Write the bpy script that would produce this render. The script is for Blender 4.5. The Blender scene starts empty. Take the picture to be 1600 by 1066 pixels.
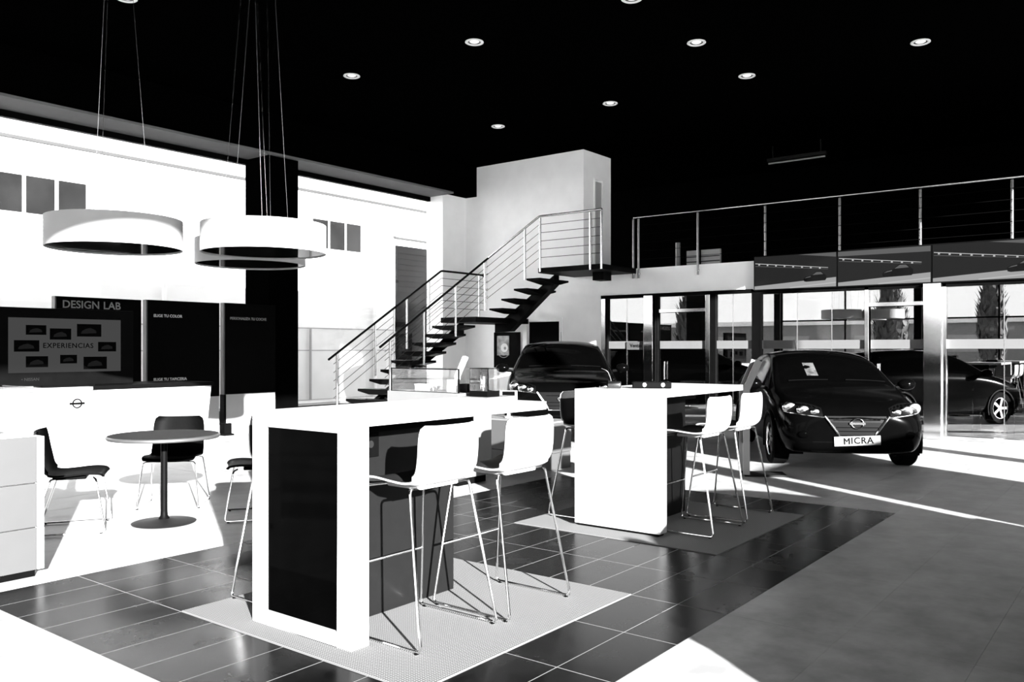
import bpy, bmesh, math, random
from mathutils import Vector, Matrix, noise
from mathutils.bvhtree import BVHTree

random.seed(7)
scn = bpy.context.scene
COL = scn.collection
R = math.radians

# ------------------------------------------------------------------ camera
cam_d = bpy.data.cameras.new('camera')
cam = bpy.data.objects.new('camera', cam_d)
COL.objects.link(cam)
cam.location = (0, 0, 1.45)
cam.rotation_euler = (R(90), 0, R(-52.2))
cam_d.sensor_width = 36
cam_d.lens = 1322.6 / 1600 * 36
cam_d.shift_y = 12 / 1600
cam_d.clip_start = 0.05
cam_d.clip_end = 500
scn.camera = cam

# ------------------------------------------------------------------ world, sun, exposure
SKY = 1.5
SUN = 42.0
w = bpy.data.worlds.new('sky')
scn.world = w
w.use_nodes = True
bg = w.node_tree.nodes['Background']
bg.inputs[0].default_value = (1, 1, 1, 1)
bg.inputs[1].default_value = SKY
sl = bpy.data.lights.new('sun', 'SUN')
sl.energy = SUN
sl.angle = R(0.6)
so = bpy.data.objects.new('sun', sl)
COL.objects.link(so)
SUNDIR = Vector((.489, .872, -.268)).normalized()
so.rotation_euler = SUNDIR.to_track_quat('-Z', 'Y').to_euler()
so.location = (-10, -18, 8)
vs = scn.view_settings
scn.display_settings.display_device = 'sRGB'
vs.view_transform = 'Standard'
vs.look = 'None'
vs.gamma = 1
vs.exposure = 0.9
vs.use_curve_mapping = False

# ------------------------------------------------------------------ materials
M = {}
def mat(name, col, rough=.5, metal=0, spec=.5, var=.0, scale=6, bump=0, bscale=80, coat=0, emit=0, ecol=None):
    m = bpy.data.materials.new(name)
    m.use_nodes = True
    nt = m.node_tree
    b = nt.nodes['Principled BSDF']
    if isinstance(col, (int, float)):
        col = (col, col, col)
    c = (*col, 1)
    b.inputs['Base Color'].default_value = c
    b.inputs['Roughness'].default_value = rough
    b.inputs['Metallic'].default_value = metal
    b.inputs['Specular IOR Level'].default_value = spec
    b.inputs['Coat Weight'].default_value = coat
    b.inputs['Coat Roughness'].default_value = .03
    tc = nt.nodes.new('ShaderNodeTexCoord')
    if var:
        n = nt.nodes.new('ShaderNodeTexNoise')
        n.inputs['Scale'].default_value = scale
        n.inputs['Detail'].default_value = 5
        nt.links.new(tc.outputs['Object'], n.inputs['Vector'])
        r = nt.nodes.new('ShaderNodeValToRGB')
        r.color_ramp.elements[0].position = .3
        r.color_ramp.elements[1].position = .7
        r.color_ramp.elements[0].color = tuple(max(0, x * (1 - var)) for x in col) + (1,)
        r.color_ramp.elements[1].color = tuple(min(1, x * (1 + var)) for x in col) + (1,)
        nt.links.new(n.outputs['Fac'], r.inputs['Fac'])
        nt.links.new(r.outputs['Color'], b.inputs['Base Color'])
    if bump:
        n2 = nt.nodes.new('ShaderNodeTexNoise')
        n2.inputs['Scale'].default_value = bscale
        nt.links.new(tc.outputs['Object'], n2.inputs['Vector'])
        bn = nt.nodes.new('ShaderNodeBump')
        bn.inputs['Strength'].default_value = bump
        bn.inputs['Distance'].default_value = .01
        nt.links.new(n2.outputs['Fac'], bn.inputs['Height'])
        nt.links.new(bn.outputs['Normal'], b.inputs['Normal'])
    if emit:
        e = ecol if ecol is not None else col
        if isinstance(e, (int, float)):
            e = (e, e, e)
        b.inputs['Emission Color'].default_value = (*e, 1)
        b.inputs['Emission Strength'].default_value = emit
    M[name] = m
    return m

def glassmat(name, refl, tint=1.0, rough=0.0, fres=.4):
    m = bpy.data.materials.new(name)
    m.use_nodes = True
    nt = m.node_tree
    nt.nodes.clear()
    o = nt.nodes.new('ShaderNodeOutputMaterial')
    mx = nt.nodes.new('ShaderNodeMixShader')
    t = nt.nodes.new('ShaderNodeBsdfTransparent')
    g = nt.nodes.new('ShaderNodeBsdfGlossy')
    t.inputs[0].default_value = (tint, tint, tint, 1)
    g.inputs['Roughness'].default_value = rough
    lw = nt.nodes.new('ShaderNodeLayerWeight')
    lw.inputs[0].default_value = .35
    ma = nt.nodes.new('ShaderNodeMath')
    ma.operation = 'MULTIPLY_ADD'
    ma.inputs[1].default_value = fres
    ma.inputs[2].default_value = refl
    ma.use_clamp = True
    nt.links.new(lw.outputs['Fresnel'], ma.inputs[0])
    nt.links.new(ma.outputs[0], mx.inputs[0])
    nt.links.new(t.outputs[0], mx.inputs[1])
    nt.links.new(g.outputs[0], mx.inputs[2])
    nt.links.new(mx.outputs[0], o.inputs[0])
    M[name] = m

mat('white', .2, .45, spec=.3, var=.02)
mat('white_wall', .88, .7, spec=.2, var=.03, scale=3, bump=.03, bscale=150)
mat('ceiling_black', .0005, .9, spec=.0, var=.2)
mat('black', .001, .5, spec=.02, var=.2)
mat('black_frame', .001, .5, spec=.02, var=.2)
mat('black_gloss', .0003, .06, spec=.008, var=.2)
mat('dark_panel', .0008, .5, spec=.01, var=.2)
mat('panel_edge', .03, .6, var=.05)
mat('dark_grey', .006, .5, spec=.05, var=.06, scale=20)
mat('pedestal_grey', .0035, .45, spec=.05, var=.06, scale=20)
mat('drawer_grey', .22, .5, var=.04)
mat('display_front', .07, .55, var=.03)
mat('cabinet_dark', .024, .5, var=.04)
mat('counter_front', .022, .55, var=.03)
mat('counter_grey', .4, .55, var=.03)
mat('chrome', .75, .12, metal=1, var=.03)
mat('steel', .55, .22, metal=1, var=.05, scale=30)
mat('steel_dim', .16, .3, metal=1, var=.05, scale=30)
mat('soffit_grey', .10, .8, var=.1, scale=2)
mat('stand_grey', .22, .45, var=.05)
mat('bar_dark', .06, .4, metal=1, var=.05)
mat('aluminium', .75, .3, metal=.6, var=.04, scale=20)
mat('seat_dark', .008, .55, spec=.05, var=.1, scale=40)
mat('seat_black', .0006, .5, spec=.012, var=.2, scale=40)
mat('table_grey', .008, .6, spec=.01, var=.08, scale=30)
mat('table_edge', .022, .5, var=.05)
mat('tread', .001, .5, spec=.03, var=.2)
mat('paint_black', .0004, .12, spec=.02, var=.1)
mat('car_glass', .0003, .05, spec=.005, var=.1)
mat('car_trim', .001, .5, spec=.03, var=.1)
mat('rubber', .001, .8, spec=.03, var=.2)
mat('lamp_white', .3, .7, spec=.1, var=.02)
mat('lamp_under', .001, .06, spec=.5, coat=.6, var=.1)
mat('text_white', .25, .5, emit=.2, var=.02)  # print with a glow added to brighten the letters
mat('text_grey', .1, .5, emit=.06, var=.02)  # dimmer print, also given a faint glow of its own
mat('text_dark', .001, .6, spec=.01, var=.1)
mat('screen_grey', .0005, .6, spec=.0, emit=0.0327, ecol=1.0, var=.1)
mat('screen_road', .0005, .6, spec=.0, emit=0.1963, ecol=1.0, var=.1)
mat('screen_field', .0005, .6, spec=.0, emit=0.0119, ecol=1.0, var=.1)
mat('screen_line', .0005, .6, spec=.0, emit=0.2677, ecol=1.0, var=.1)
mat('screen_dim', .0005, .6, spec=.0, emit=.006, ecol=1.0, var=.1)
mat('screen_mid', .0005, .6, spec=.0, emit=0.0654, ecol=1.0, var=.1)
mat('paper', .7, .7, var=.05)
mat('sheet_grey', .03, .7, spec=.05, var=.6, scale=14)
mat('plate_white', .085, .5, spec=.05, var=.02)
mat('paper_grey', .2, .7, var=.3, scale=25)
mat('downlight_ring', .5, .35, emit=.12, ecol=1.0, var=.03)
mat('downlight_lens', .5, .3, emit=.5, ecol=1.0, var=.03)
mat('downlight_dark', .02, .3, var=.03)
mat('facade_white', .6, .8, var=.04, scale=1.5, bump=.05)
mat('facade_low', .5, .8, var=.05, scale=2)
mat('facade_line', .01, .7, var=.1)
mat('outer_pane', .006, .25, spec=.1, var=.3, scale=1.2)
mat('shutter', .0015, .6, spec=.05, var=.25, scale=3)
mat('asphalt', .35, .9, var=.1, scale=2)
mat('kerb_dark', .012, .8, var=.4, scale=4)
mat('grey_build', .14, .8, var=.1)
mat('leaf_dark', .02, .8, var=.4, scale=5)
mat('bark', .03, .9, var=.3)
mat('office_dark', .0005, .8, spec=.0, var=.1)
mat('frost', .045, .6, var=.03)
mat('poster_art', .25, .5, var=.6, scale=9)
mat('leaf_display', .03, .7, var=.4, scale=30)
glassmat('window_glass', .01, .98, fres=.06)
glassmat('office_glass', .36, .6)
glassmat('case_glass', .015, .93, fres=.12)
glassmat('lens_glass', .25, .8)

def floor_mat(name, lo, hi, scale, rough, spec, rvar=.12, bump=.02, stretch=(1, 1, 1)):
    m = mat(name, lo, rough, spec=spec)
    nt = m.node_tree
    b = nt.nodes['Principled BSDF']
    tc = nt.nodes.new('ShaderNodeTexCoord')
    geo = nt.nodes.new('ShaderNodeNewGeometry')
    mp = nt.nodes.new('ShaderNodeMapping')
    mp.inputs['Scale'].default_value = stretch
    nt.links.new(geo.outputs['Position'], mp.inputs['Vector'])
    n = nt.nodes.new('ShaderNodeTexNoise')
    n.inputs['Scale'].default_value = scale
    n.inputs['Detail'].default_value = 7
    n.inputs['Roughness'].default_value = .62
    nt.links.new(mp.outputs['Vector'], n.inputs['Vector'])
    oi = nt.nodes.new('ShaderNodeObjectInfo')
    ad = nt.nodes.new('ShaderNodeMath'); ad.operation = 'MULTIPLY_ADD'
    ad.inputs[1].default_value = .08
    nt.links.new(oi.outputs['Random'], ad.inputs[0])
    nt.links.new(n.outputs['Fac'], ad.inputs[2])
    r = nt.nodes.new('ShaderNodeValToRGB')
    r.color_ramp.elements[0].position = .36
    r.color_ramp.elements[1].position = .72
    r.color_ramp.elements[0].color = (lo, lo, lo, 1)
    r.color_ramp.elements[1].color = (hi, hi, hi, 1)
    nt.links.new(ad.outputs[0], r.inputs['Fac'])
    nt.links.new(r.outputs['Color'], b.inputs['Base Color'])
    mr = nt.nodes.new('ShaderNodeMapRange')
    mr.inputs['To Min'].default_value = rough - rvar
    mr.inputs['To Max'].default_value = rough + rvar
    nt.links.new(n.outputs['Fac'], mr.inputs['Value'])
    nt.links.new(mr.outputs[0], b.inputs['Roughness'])
    bn = nt.nodes.new('ShaderNodeBump')
    bn.inputs['Strength'].default_value = bump
    bn.inputs['Distance'].default_value = .01
    nt.links.new(n.outputs['Fac'], bn.inputs['Height'])
    nt.links.new(bn.outputs['Normal'], b.inputs['Normal'])
floor_mat('tile_dark', .0003, .005, 3.0, .25, .04)
floor_mat('tile_light', .145, .26, 3.5, .38, .08, bump=.01)
mat('grout_light', .13, .8, var=.1)
mat('grout_dark', .3, .8, var=.1)

def carpet_mat():
    m = mat('carpet', .3, .95, spec=.05)
    nt = m.node_tree
    b = nt.nodes['Principled BSDF']
    tc = nt.nodes.new('ShaderNodeTexCoord')
    ws = []
    for ax in ('X', 'Y'):
        wv = nt.nodes.new('ShaderNodeTexWave')
        wv.bands_direction = ax
        wv.inputs['Scale'].default_value = 22
        wv.inputs['Distortion'].default_value = .6
        nt.links.new(tc.outputs['Object'], wv.inputs['Vector'])
        ws.append(wv)
    mu = nt.nodes.new('ShaderNodeMath'); mu.operation = 'MULTIPLY'
    nt.links.new(ws[0].outputs['Fac'], mu.inputs[0])
    nt.links.new(ws[1].outputs['Fac'], mu.inputs[1])
    r = nt.nodes.new('ShaderNodeValToRGB')
    r.color_ramp.elements[0].color = (.065, .065, .065, 1)
    r.color_ramp.elements[1].color = (.19, .19, .19, 1)
    nt.links.new(mu.outputs[0], r.inputs['Fac'])
    nt.links.new(r.outputs['Color'], b.inputs['Base Color'])
    bn = nt.nodes.new('ShaderNodeBump')
    bn.inputs['Strength'].default_value = .5
    bn.inputs['Distance'].default_value = .004
    nt.links.new(mu.outputs[0], bn.inputs['Height'])
    nt.links.new(bn.outputs['Normal'], b.inputs['Normal'])
carpet_mat()

# ------------------------------------------------------------------ mesh helpers
def rounded(path, r=.03, n=5):
    """round the inner corners of a polyline"""
    pts = [Vector(p) for p in path]
    out = [pts[0]]
    for a, b, c in zip(pts, pts[1:], pts[2:]):
        u = (a - b); v = (c - b)
        rr = min(r, u.length * .45, v.length * .45)
        p0 = b + u.normalized() * rr
        p2 = b + v.normalized() * rr
        for i in range(n + 1):
            t = i / n
            out.append(p0 * (1 - t) ** 2 + b * 2 * t * (1 - t) + p2 * t * t)
    out.append(pts[-1])
    return out

class MB:
    def __init__(self):
        self.v = []; self.f = []; self.smooth = False
    def add(self, vs_, fs_):
        o = len(self.v)
        self.v += [tuple(p) for p in vs_]
        self.f += [tuple(i + o for i in f) for f in fs_]
        return self
    def box(self, x0, x1, y0, y1, z0, z1, mtx=None):
        vs_ = [Vector((x, y, z)) for z in (z0, z1) for y in (y0, y1) for x in (x0, x1)]
        if mtx is not None:
            vs_ = [mtx @ p for p in vs_]
        return self.add(vs_, [(0, 2, 3, 1), (4, 5, 7, 6), (0, 1, 5, 4), (2, 6, 7, 3), (0, 4, 6, 2), (1, 3, 7, 5)])
    def prism(self, poly, axis, a0, a1):
        """extrude a 2-D polygon along axis; the polygon holds the other two coordinates in x,y,z order"""
        def p3(p, a):
            if axis == 'x': return (a, p[0], p[1])
            if axis == 'y': return (p[0], a, p[1])
            return (p[0], p[1], a)
        n = len(poly)
        vs_ = [p3(p, a0) for p in poly] + [p3(p, a1) for p in poly]
        fs_ = [tuple(range(n))[::-1], tuple(range(n, 2 * n))]
        fs_ += [(i, (i + 1) % n, n + (i + 1) % n, n + i) for i in range(n)]
        return self.add(vs_, fs_)
    def tube(self, path, r, seg=8, closed=False):
        pts = [Vector(p) for p in path]
        n = len(pts)
        rs = r if isinstance(r, (list, tuple)) else [r] * n
        up = None
        vs_ = []; fs_ = []
        for i, p in enumerate(pts):
            if closed:
                t = pts[(i + 1) % n] - pts[i - 1]
            elif i == 0: t = pts[1] - p
            elif i == n - 1: t = p - pts[i - 1]
            else: t = (pts[i + 1] - p).normalized() + (p - pts[i - 1]).normalized()
            t = t.normalized()
            if up is None:
                up = Vector((0, 0, 1)) if abs(t.z) < .9 else Vector((1, 0, 0))
            a = (up - t * up.dot(t)).normalized()
            up = a
            b = t.cross(a)
            for k in range(seg):
                g = 2 * math.pi * k / seg
                vs_.append(p + (a * math.cos(g) + b * math.sin(g)) * rs[i])
        for i in range(n if closed else n - 1):
            j = (i + 1) % n
            for k in range(seg):
                l = (k + 1) % seg
                fs_.append((i * seg + k, i * seg + l, j * seg + l, j * seg + k))
        if not closed:
            fs_.append(tuple(range(seg))[::-1])
            fs_.append(tuple(range((n - 1) * seg, n * seg)))
        self.smooth = True
        return self.add(vs_, fs_)
    def lathe(self, prof, seg=32, c=(0, 0, 0), axis='z', closed=False):
        vs_ = []; fs_ = []
        n = len(prof)
        for k in range(seg):
            g = 2 * math.pi * k / seg
            for (r_, z) in prof:
                x, y = r_ * math.cos(g), r_ * math.sin(g)
                if axis == 'z': q = (x, y, z)
                elif axis == 'y': q = (x, z, y)
                else: q = (z, x, y)
                vs_.append((q[0] + c[0], q[1] + c[1], q[2] + c[2]))
        m = n if closed else n - 1
        for k in range(seg):
            l = (k + 1) % seg
            for i in range(m):
                j = (i + 1) % n
                fs_.append((k * n + i, l * n + i, l * n + j, k * n + j))
        self.smooth = True
        return self.add(vs_, fs_)
    def ell(self, c, rx, ry, rz, seg=16, rings=10, mtx=None):
        vs_ = []; fs_ = []
        for i in range(rings + 1):
            th = math.pi * i / rings
            for k in range(seg):
                g = 2 * math.pi * k / seg
                p = Vector((rx * math.sin(th) * math.cos(g), ry * math.sin(th) * math.sin(g), rz * math.cos(th)))
                if mtx is not None: p = mtx @ p
                vs_.append(p + Vector(c))
        for i in range(rings):
            for k in range(seg):
                l = (k + 1) % seg
                fs_.append((i * seg + k, (i + 1) * seg + k, (i + 1) * seg + l, i * seg + l))
        self.smooth = True
        return self.add(vs_, fs_)
    def mesh(self, name, material, recalc=True):
        me = bpy.data.meshes.new(name)
        me.from_pydata(self.v, [], self.f)
        bm = bmesh.new(); bm.from_mesh(me)
        bmesh.ops.remove_doubles(bm, verts=bm.verts, dist=1e-6)
        if recalc: bmesh.ops.recalc_face_normals(bm, faces=bm.faces)
        if self.smooth:
            for f in bm.faces: f.smooth = True
            for e in bm.edges:
                if len(e.link_faces) == 2 and e.calc_face_angle(0) > R(38): e.smooth = False
        bm.to_mesh(me); bm.free()
        me.materials.append(M[material])
        return me
    def build(self, name, material, parent=None, bevel=0, loc=None):
        o = link(name, self.mesh(name, material), parent)
        if loc: o.location = loc
        if bevel:
            bv = o.modifiers.new('bevel', 'BEVEL')
            bv.width = bevel; bv.segments = 2; bv.limit_method = 'ANGLE'
        return o

def link(name, data, parent=None):
    o = bpy.data.objects.new(name, data)
    COL.objects.link(o)
    if parent is not None: o.parent = parent
    return o
def tag(o, label=None, cat=None, group=None, kind=None):
    if label: o['label'] = label
    if cat: o['category'] = cat
    if group: o['group'] = group
    if kind: o['kind'] = kind
    return o
def empty(name, loc=(0, 0, 0), rz=0):
    o = link(name, None)
    o.location = loc
    o.rotation_euler = (0, 0, rz)
    o.empty_display_size = .1
    return o
def struct(name, mb, material, label=None, bevel=0):
    o = mb.build(name, material, None, bevel)
    o['kind'] = 'structure'
    if label: o['label'] = label
    return o
def bx(*a): return MB().box(*a)
def kids(o): return [c for c in COL.objects if c.parent == o]
def copy_tree(o, parent=None):
    c = o.copy(); COL.objects.link(c); c.parent = parent
    for ch in kids(o): copy_tree(ch, c)
    return c
def text(name, body, size, material, parent, loc, rot, extrude=.002, ax='LEFT', bold=0, space=1, squash=1):
    cu = bpy.data.curves.new('t', 'FONT')
    cu.body = body; cu.size = size; cu.extrude = extrude; cu.align_x = ax; cu.align_y = 'CENTER'
    cu.offset = bold; cu.space_character = space; cu.resolution_u = 3
    t = bpy.data.objects.new('t', cu); COL.objects.link(t)
    dg = bpy.context.evaluated_depsgraph_get()
    me = bpy.data.meshes.new_from_object(t.evaluated_get(dg))
    bpy.data.objects.remove(t); bpy.data.curves.remove(cu)
    me.materials.clear(); me.materials.append(M[material])
    o = link(name, me, parent)
    o.location = loc; o.rotation_euler = rot; o.scale = (1, squash, 1)
    return o
ROT_Y = (R(90), 0, 0)          # writing that faces -Y
ROT_X = (R(90), 0, R(-90))     # writing that faces -X

# ================================================================== ROOM SHELL
CEIL = 5.65
# floor slab with tiles as pieces
fl = struct('floor', bx(-6, 15.02, -3, 13.4, -.2, -.006), 'grout_dark', 'pale tiled showroom floor with an inlaid dark tile field')
gb = bx(1.97, 7.97, 1.9, 5.5, -.006, -.0005).build('grout_bed', 'grout_light', fl)
RUGS = [(2.57, 4.37, 2.5, 4.3), (5.57, 7.37, 2.5, 4.3)]
dm = bx(0, .5935, 0, .2935, -.006, 0).mesh('dark_tile', 'tile_dark')
for i in range(10):
    for j in range(12):
        x, y = 1.97 + .6 * i, 1.9 + .3 * j
        if any(a - .01 <= x < b - .1 and c - .01 <= y < d - .1 for a, b, c, d in RUGS): continue
        o = link('dark_tile', dm, fl); o.location = (x + .003, y + .003, random.uniform(0, .0006))
lm = bx(0, 1.1985, 0, .5985, -.006, 0).mesh('light_tile', 'tile_light')
th = R(37.8)
for i in range(-1, 12):
    for j in range(-4, 20):
        x, y = 1.97 + 1.2 * i, 1.9 + .6 * j
        if 1.9 < x < 7.9 and 1.85 < y < 5.45: continue
        if x + 1.2 > 15.1 or y + .6 > 13.4: continue
        vis = False
        for cx in (x, x + 1.2):
            for cy in (y, y + .6):
                d = cx * math.cos(th) + cy * math.sin(th)
                l = cx * math.sin(th) - cy * math.cos(th)
                if d > 2.6 and abs(l / d) < .66: vis = True
        if vis:
            o = link('light_tile', lm, fl); o.location = (x + .0008, y + .0008, random.uniform(-.0003, .0003))
rest = MB()
rest.box(-6, 15, -3, 13.4, -.006, -.0045)
rest.build('floor_screed', 'tile_light', fl)

struct('ceiling', bx(-6.2, 20, -3.2, 12.67, CEIL, CEIL + .25), 'ceiling_black', 'black ceiling of the showroom')
# dropped bulkhead over the window wall and the pale soffit under it
struct('trim_1', bx(-6, 15, 12.67, 13.6, 4.97, CEIL + .25), 'ceiling_black', 'black bulkhead above the window wall')
struct('trim_2', bx(-6, 14.2, 12.67, 13.5, 4.93, 4.97), 'soffit_grey', 'pale soffit above the window wall')

# window wall (Y = 13.45 glass)
def window(n, x0, x1, z0, z1, y, label, right=True):
    f = MB()
    t = .09
    f.box(x0, x1, y - .04, y + .05, z1 - .1, z1)
    f.box(x0, x1, y - .04, y + .05, z0, z0 + .1)
    f.box(x0, x0 + t, y - .04, y + .05, z0 + .1, z1 - .1)
    if right: f.box(x1 - t, x1, y - .04, y + .05, z0 + .1, z1 - .1)
    o = struct('window_%d' % n, f, 'black_frame', label)
    bx(x0 + t, x1 - (t if right else 0), y, y + .01, z0 + .1, z1 - .1).build('pane', 'window_glass', o)
    return o
window(1, 2.4, 9.45, 0, 4.93, 13.42, 'wide shop window behind the black exhibition panels')
window(2, 9.9, 14.2, 0, 4.93, 13.42, 'shop window behind the staircase', False)
window(3, -6, 1.8, 0, 4.93, 13.42, 'shop window beyond the left edge of the view')
struct('column_1', bx(9.32, 9.97, 12.75, 13.45, 0, CEIL), 'ceiling_black', 'black square column between the two shop windows')
struct('column_2', bx(1.7, 2.5, 12.75, 13.45, 0, CEIL), 'black', 'black column beyond the left edge of the view')
struct('wall_left', bx(14.2, 15.3, 13.0, 13.5, 0, CEIL), 'white_wall', 'white wall pier between staircase window and back wall')

# back wall X = 15, office front below, mezzanine above
wb = MB()
wb.box(15, 15.25, 9.73, 13.0, 2.55, CEIL)
wb.box(15, 15.25, 11.25, 13.0, 0, 2.55)
wb.box(15, 15.25, 9.22, 10.3, 0, 2.55)
wb.box(15, 15.25, 10.3, 11.25, 2.08, 2.55)
struct('wall_back', wb, 'white_wall', 'white wall behind the staircase')
ws_ = MB()
ws_.box(15.25, 15.4, 9.73, 9.88, 3.06, CEIL)
ws_.box(15.4, 15.78, 9.73, 9.88, 5.1, CEIL)
ws_.box(15.78, 16.1, 9.73, 9.88, 3.06, CEIL)
struct('wall_stairwell', ws_, 'white_wall', 'white side of the stairwell block on the mezzanine')
d2 = struct('door_2', bx(15.4, 15.78, 9.77, 9.82, 3.06, 5.06), 'counter_grey', 'pale door on the mezzanine in the stairwell block')
bx(15.4, 15.44, 9.71, 9.83, 3.06, 5.1).build('door_frame', 'white_wall', d2)
d1 = struct('door_1', bx(15.08, 15.14, 10.34, 11.21, 0, 2.04), 'black', 'dark door in the white wall under the staircase')
df = MB()
df.box(14.98, 15.1, 10.26, 10.34, 0, 2.12); df.box(14.98, 15.1, 11.21, 11.29, 0, 2.12); df.box(14.98, 15.1, 10.34, 11.21, 2.04, 2.12)
df.build('door_frame', 'white_wall', d1)
struct('mezzanine_floor', bx(15.05, 19.8, -3, 9.73, 2.6, 3.06), 'black', 'dark mezzanine floor above the offices')
struct('trim_3', bx(14.98, 15.05, 5.98, 9.73, 2.53, 3.06), 'white_wall', 'white fascia of the mezzanine above the glass offices')
struct('trim_4', bx(14.98, 15.05, -3, 5.98, 2.46, 3.10), 'black', 'black fascia behind the row of video screens')
struct('wall_mezzanine', bx(19.6, 19.8, -3, 13, 0, CEIL), 'office_dark', 'dark wall at the rear of offices and mezzanine')
struct('wall_office_side', bx(15.25, 19.6, 9.22, 9.4, 0, 2.6), 'office_dark', 'dark side wall of the first office')
struct('floor_office', bx(15.02, 19.6, -3, 9.3, -.1, -.002), 'grout_dark', 'floor inside the glass offices')

# facade behind the camera (X = -6) and on the sunny side (Y = -3)
wr = MB()  # out of view; solid parts placed to shape the sun patches indoors
wr.box(-6.2, 20, -3.3, -3, 5.47, CEIL)
wr.box(-6.2, -5.7, -3.3, -3, 0, 5.47)
wr.box(-5.0, -4.3, -3.3, -3, 0, 5.47)
wr.box(5.175, 5.51, -3.3, -3, 0, 5.47)  # column added to block a band of sun on the floor
wr.box(5.83, 8.126, -3.3, -3, 0, 2.05)  # low wall added for its floor shadow, kept low so sun clears it
wr.box(9.957, 10.19, -3.3, -3, 0, 5.47)
wr.box(14.9, 20, -3.3, -3, 0, 5.47)
struct('wall_right', wr, 'black', 'unseen glazed sunny front, its columns and low wall shaped to cast the floor shadows')
wr2 = MB()
wr2.box(-6.2, -5.9, -3, 13.5, 5.3, CEIL)
for y in (-3, 2.1, 7.6, 13.2): wr2.box(-6.2, -5.9, y, y + .25, 0, 5.3)
struct('wall_front', wr2, 'black', 'glazed entrance front behind the camera')
k = 4
for a, b in ((-2.75, 2.1), (2.35, 7.6), (7.85, 13.2)):
    f = MB()
    for yy in (a, (a + b) / 2 - .03, b - .06): f.box(-6.1, -6.02, yy, yy + .06, 0, 5.3)
    f.box(-6.1, -6.02, a, b, 2.6, 2.66); f.box(-6.1, -6.02, a, b, 0, .08)
    o = struct('window_%d' % k, f, 'black_frame', 'entrance glazing behind the camera')
    bx(-6.07, -6.06, a, b, 0, 5.3).build('pane', 'window_glass', o)
    k += 1
for a, b, *zz in ((-5.7, -5.0), (-4.3, 5.175), (5.83, 8.126, 2.05), (8.126, 9.957), (10.19, 14.9)):
    f = MB()
    zb = zz[0] if zz else 0
    f.box(a, b, -3.12, -3.04, zb, zb + .08); f.box(a, b, -3.12, -3.04, 5.43, 5.47)
    o = struct('window_%d' % k, f, 'black_frame', 'tall glazing on the sunny side of the showroom')
    bx(a, b, -3.09, -3.08, zb + .08, 5.43).build('pane', 'window_glass', o)
    k += 1

# ---------------- office glass front
mat('polished', .75, .1, metal=1, var=.03)
AL = 'polished'
def office_front():
    n = k
    HD = 2.5
    fr = MB()
    def post(y0, y1, z0=0, z1=HD, m=AL, name='frame_post', x0=14.9, x1=15.02):
        bx(x0, x1, y0, y1, z0, z1).build(name, m, root, .006)
    root = empty('glass_office_front', (0, 0, 0))
    tag(root, kind='structure', label='glazed office partition with aluminium posts below the mezzanine')
    # posts from left (large Y) to right
    post(9.14, 9.24); post(9.08, 9.14, m='black_frame')
    post(8.02, 8.22, x0=14.84)
    post(7.93, 8.0, m='black_frame')
    post(6.84, 6.93); post(6.72, 6.84, m='black_frame')
    post(5.84, 6.02, m='black_frame')
    post(3.98, 4.05)
    post(2.86, 3.12, x0=14.82)
    post(2.80, 2.86)
    post(.6, .7); post(-1.0, -.9)
    bx(14.9, 15.02, 6.02, 9.24, HD - .03, HD + .04).build('head_rail', 'black_frame', root)
    bx(14.9, 15.02, -3, 5.84, HD - .06, HD + .0).build('head_rail', 'black_frame', root)
    for a, b in ((8.22, 9.14), (6.02, 6.72), (4.05, 5.84), (-.9, .6), (.7, 2.80)):
        bx(14.955, 14.967, a, b, .06, HD - .03).build('pane', 'office_glass', root)
        bx(14.9, 15.02, a, b, 0, .06).build('sill_rail', AL, root)
        bx(14.951, 14.955, a, b, 1.45, 1.60).build('frosted_strip', 'frost', root)
    for a, b in ((6.93, 7.93), (3.12, 3.98)):
        bx(14.93, 14.99, a, b, 2.16, 2.22).build('transom', AL, root)
        bx(14.955, 14.967, a, b, 2.22, HD - .03).build('pane', 'office_glass', root)
        dl = bx(14.955, 14.967, a + .02, b - .02, .03, 2.15).build('glass_door', 'office_glass', root)
        bx(14.951, 14.955, a + .02, b - .02, 1.45, 1.60).build('frosted_strip', 'frost', dl)
        h = MB().tube([(14.9, b - .14, .85), (14.9, b - .14, 1.2)], .015)
        h.tube([(14.9, b - .14, .88), (14.96, b - .14, .88)], .009); h.tube([(14.9, b - .14, 1.17), (14.96, b - .14, 1.17)], .009)
        h.build('door_handle', 'chrome', dl)
        bx(14.94, 14.98, a + .02, b - .02, .0, .05).build('floor_rail', 'steel', root)
    # further thin joints between panes
    for y in (8.66, 6.4, 5.2, 4.6, 2.0, 1.35):
        bx(14.95, 14.972, y - .006, y + .006, .06, HD - .03).build('pane_joint', 'steel', root)
    return root
office = office_front()
vs_sign = empty('office_sign', (14.93, 8.22, 1.46))
tag(vs_sign, 'small pale sign on the office glass reading Ventas', 'sign')
bx(-.012, .0, 0, .42, -.03, .13).build('sign_plate', 'cabinet_dark', vs_sign)
text('lettering', 'Ventas', .1, 'text_dark', vs_sign, (-.013, .21, .05), ROT_X, ax='CENTER', bold=.002)

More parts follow.
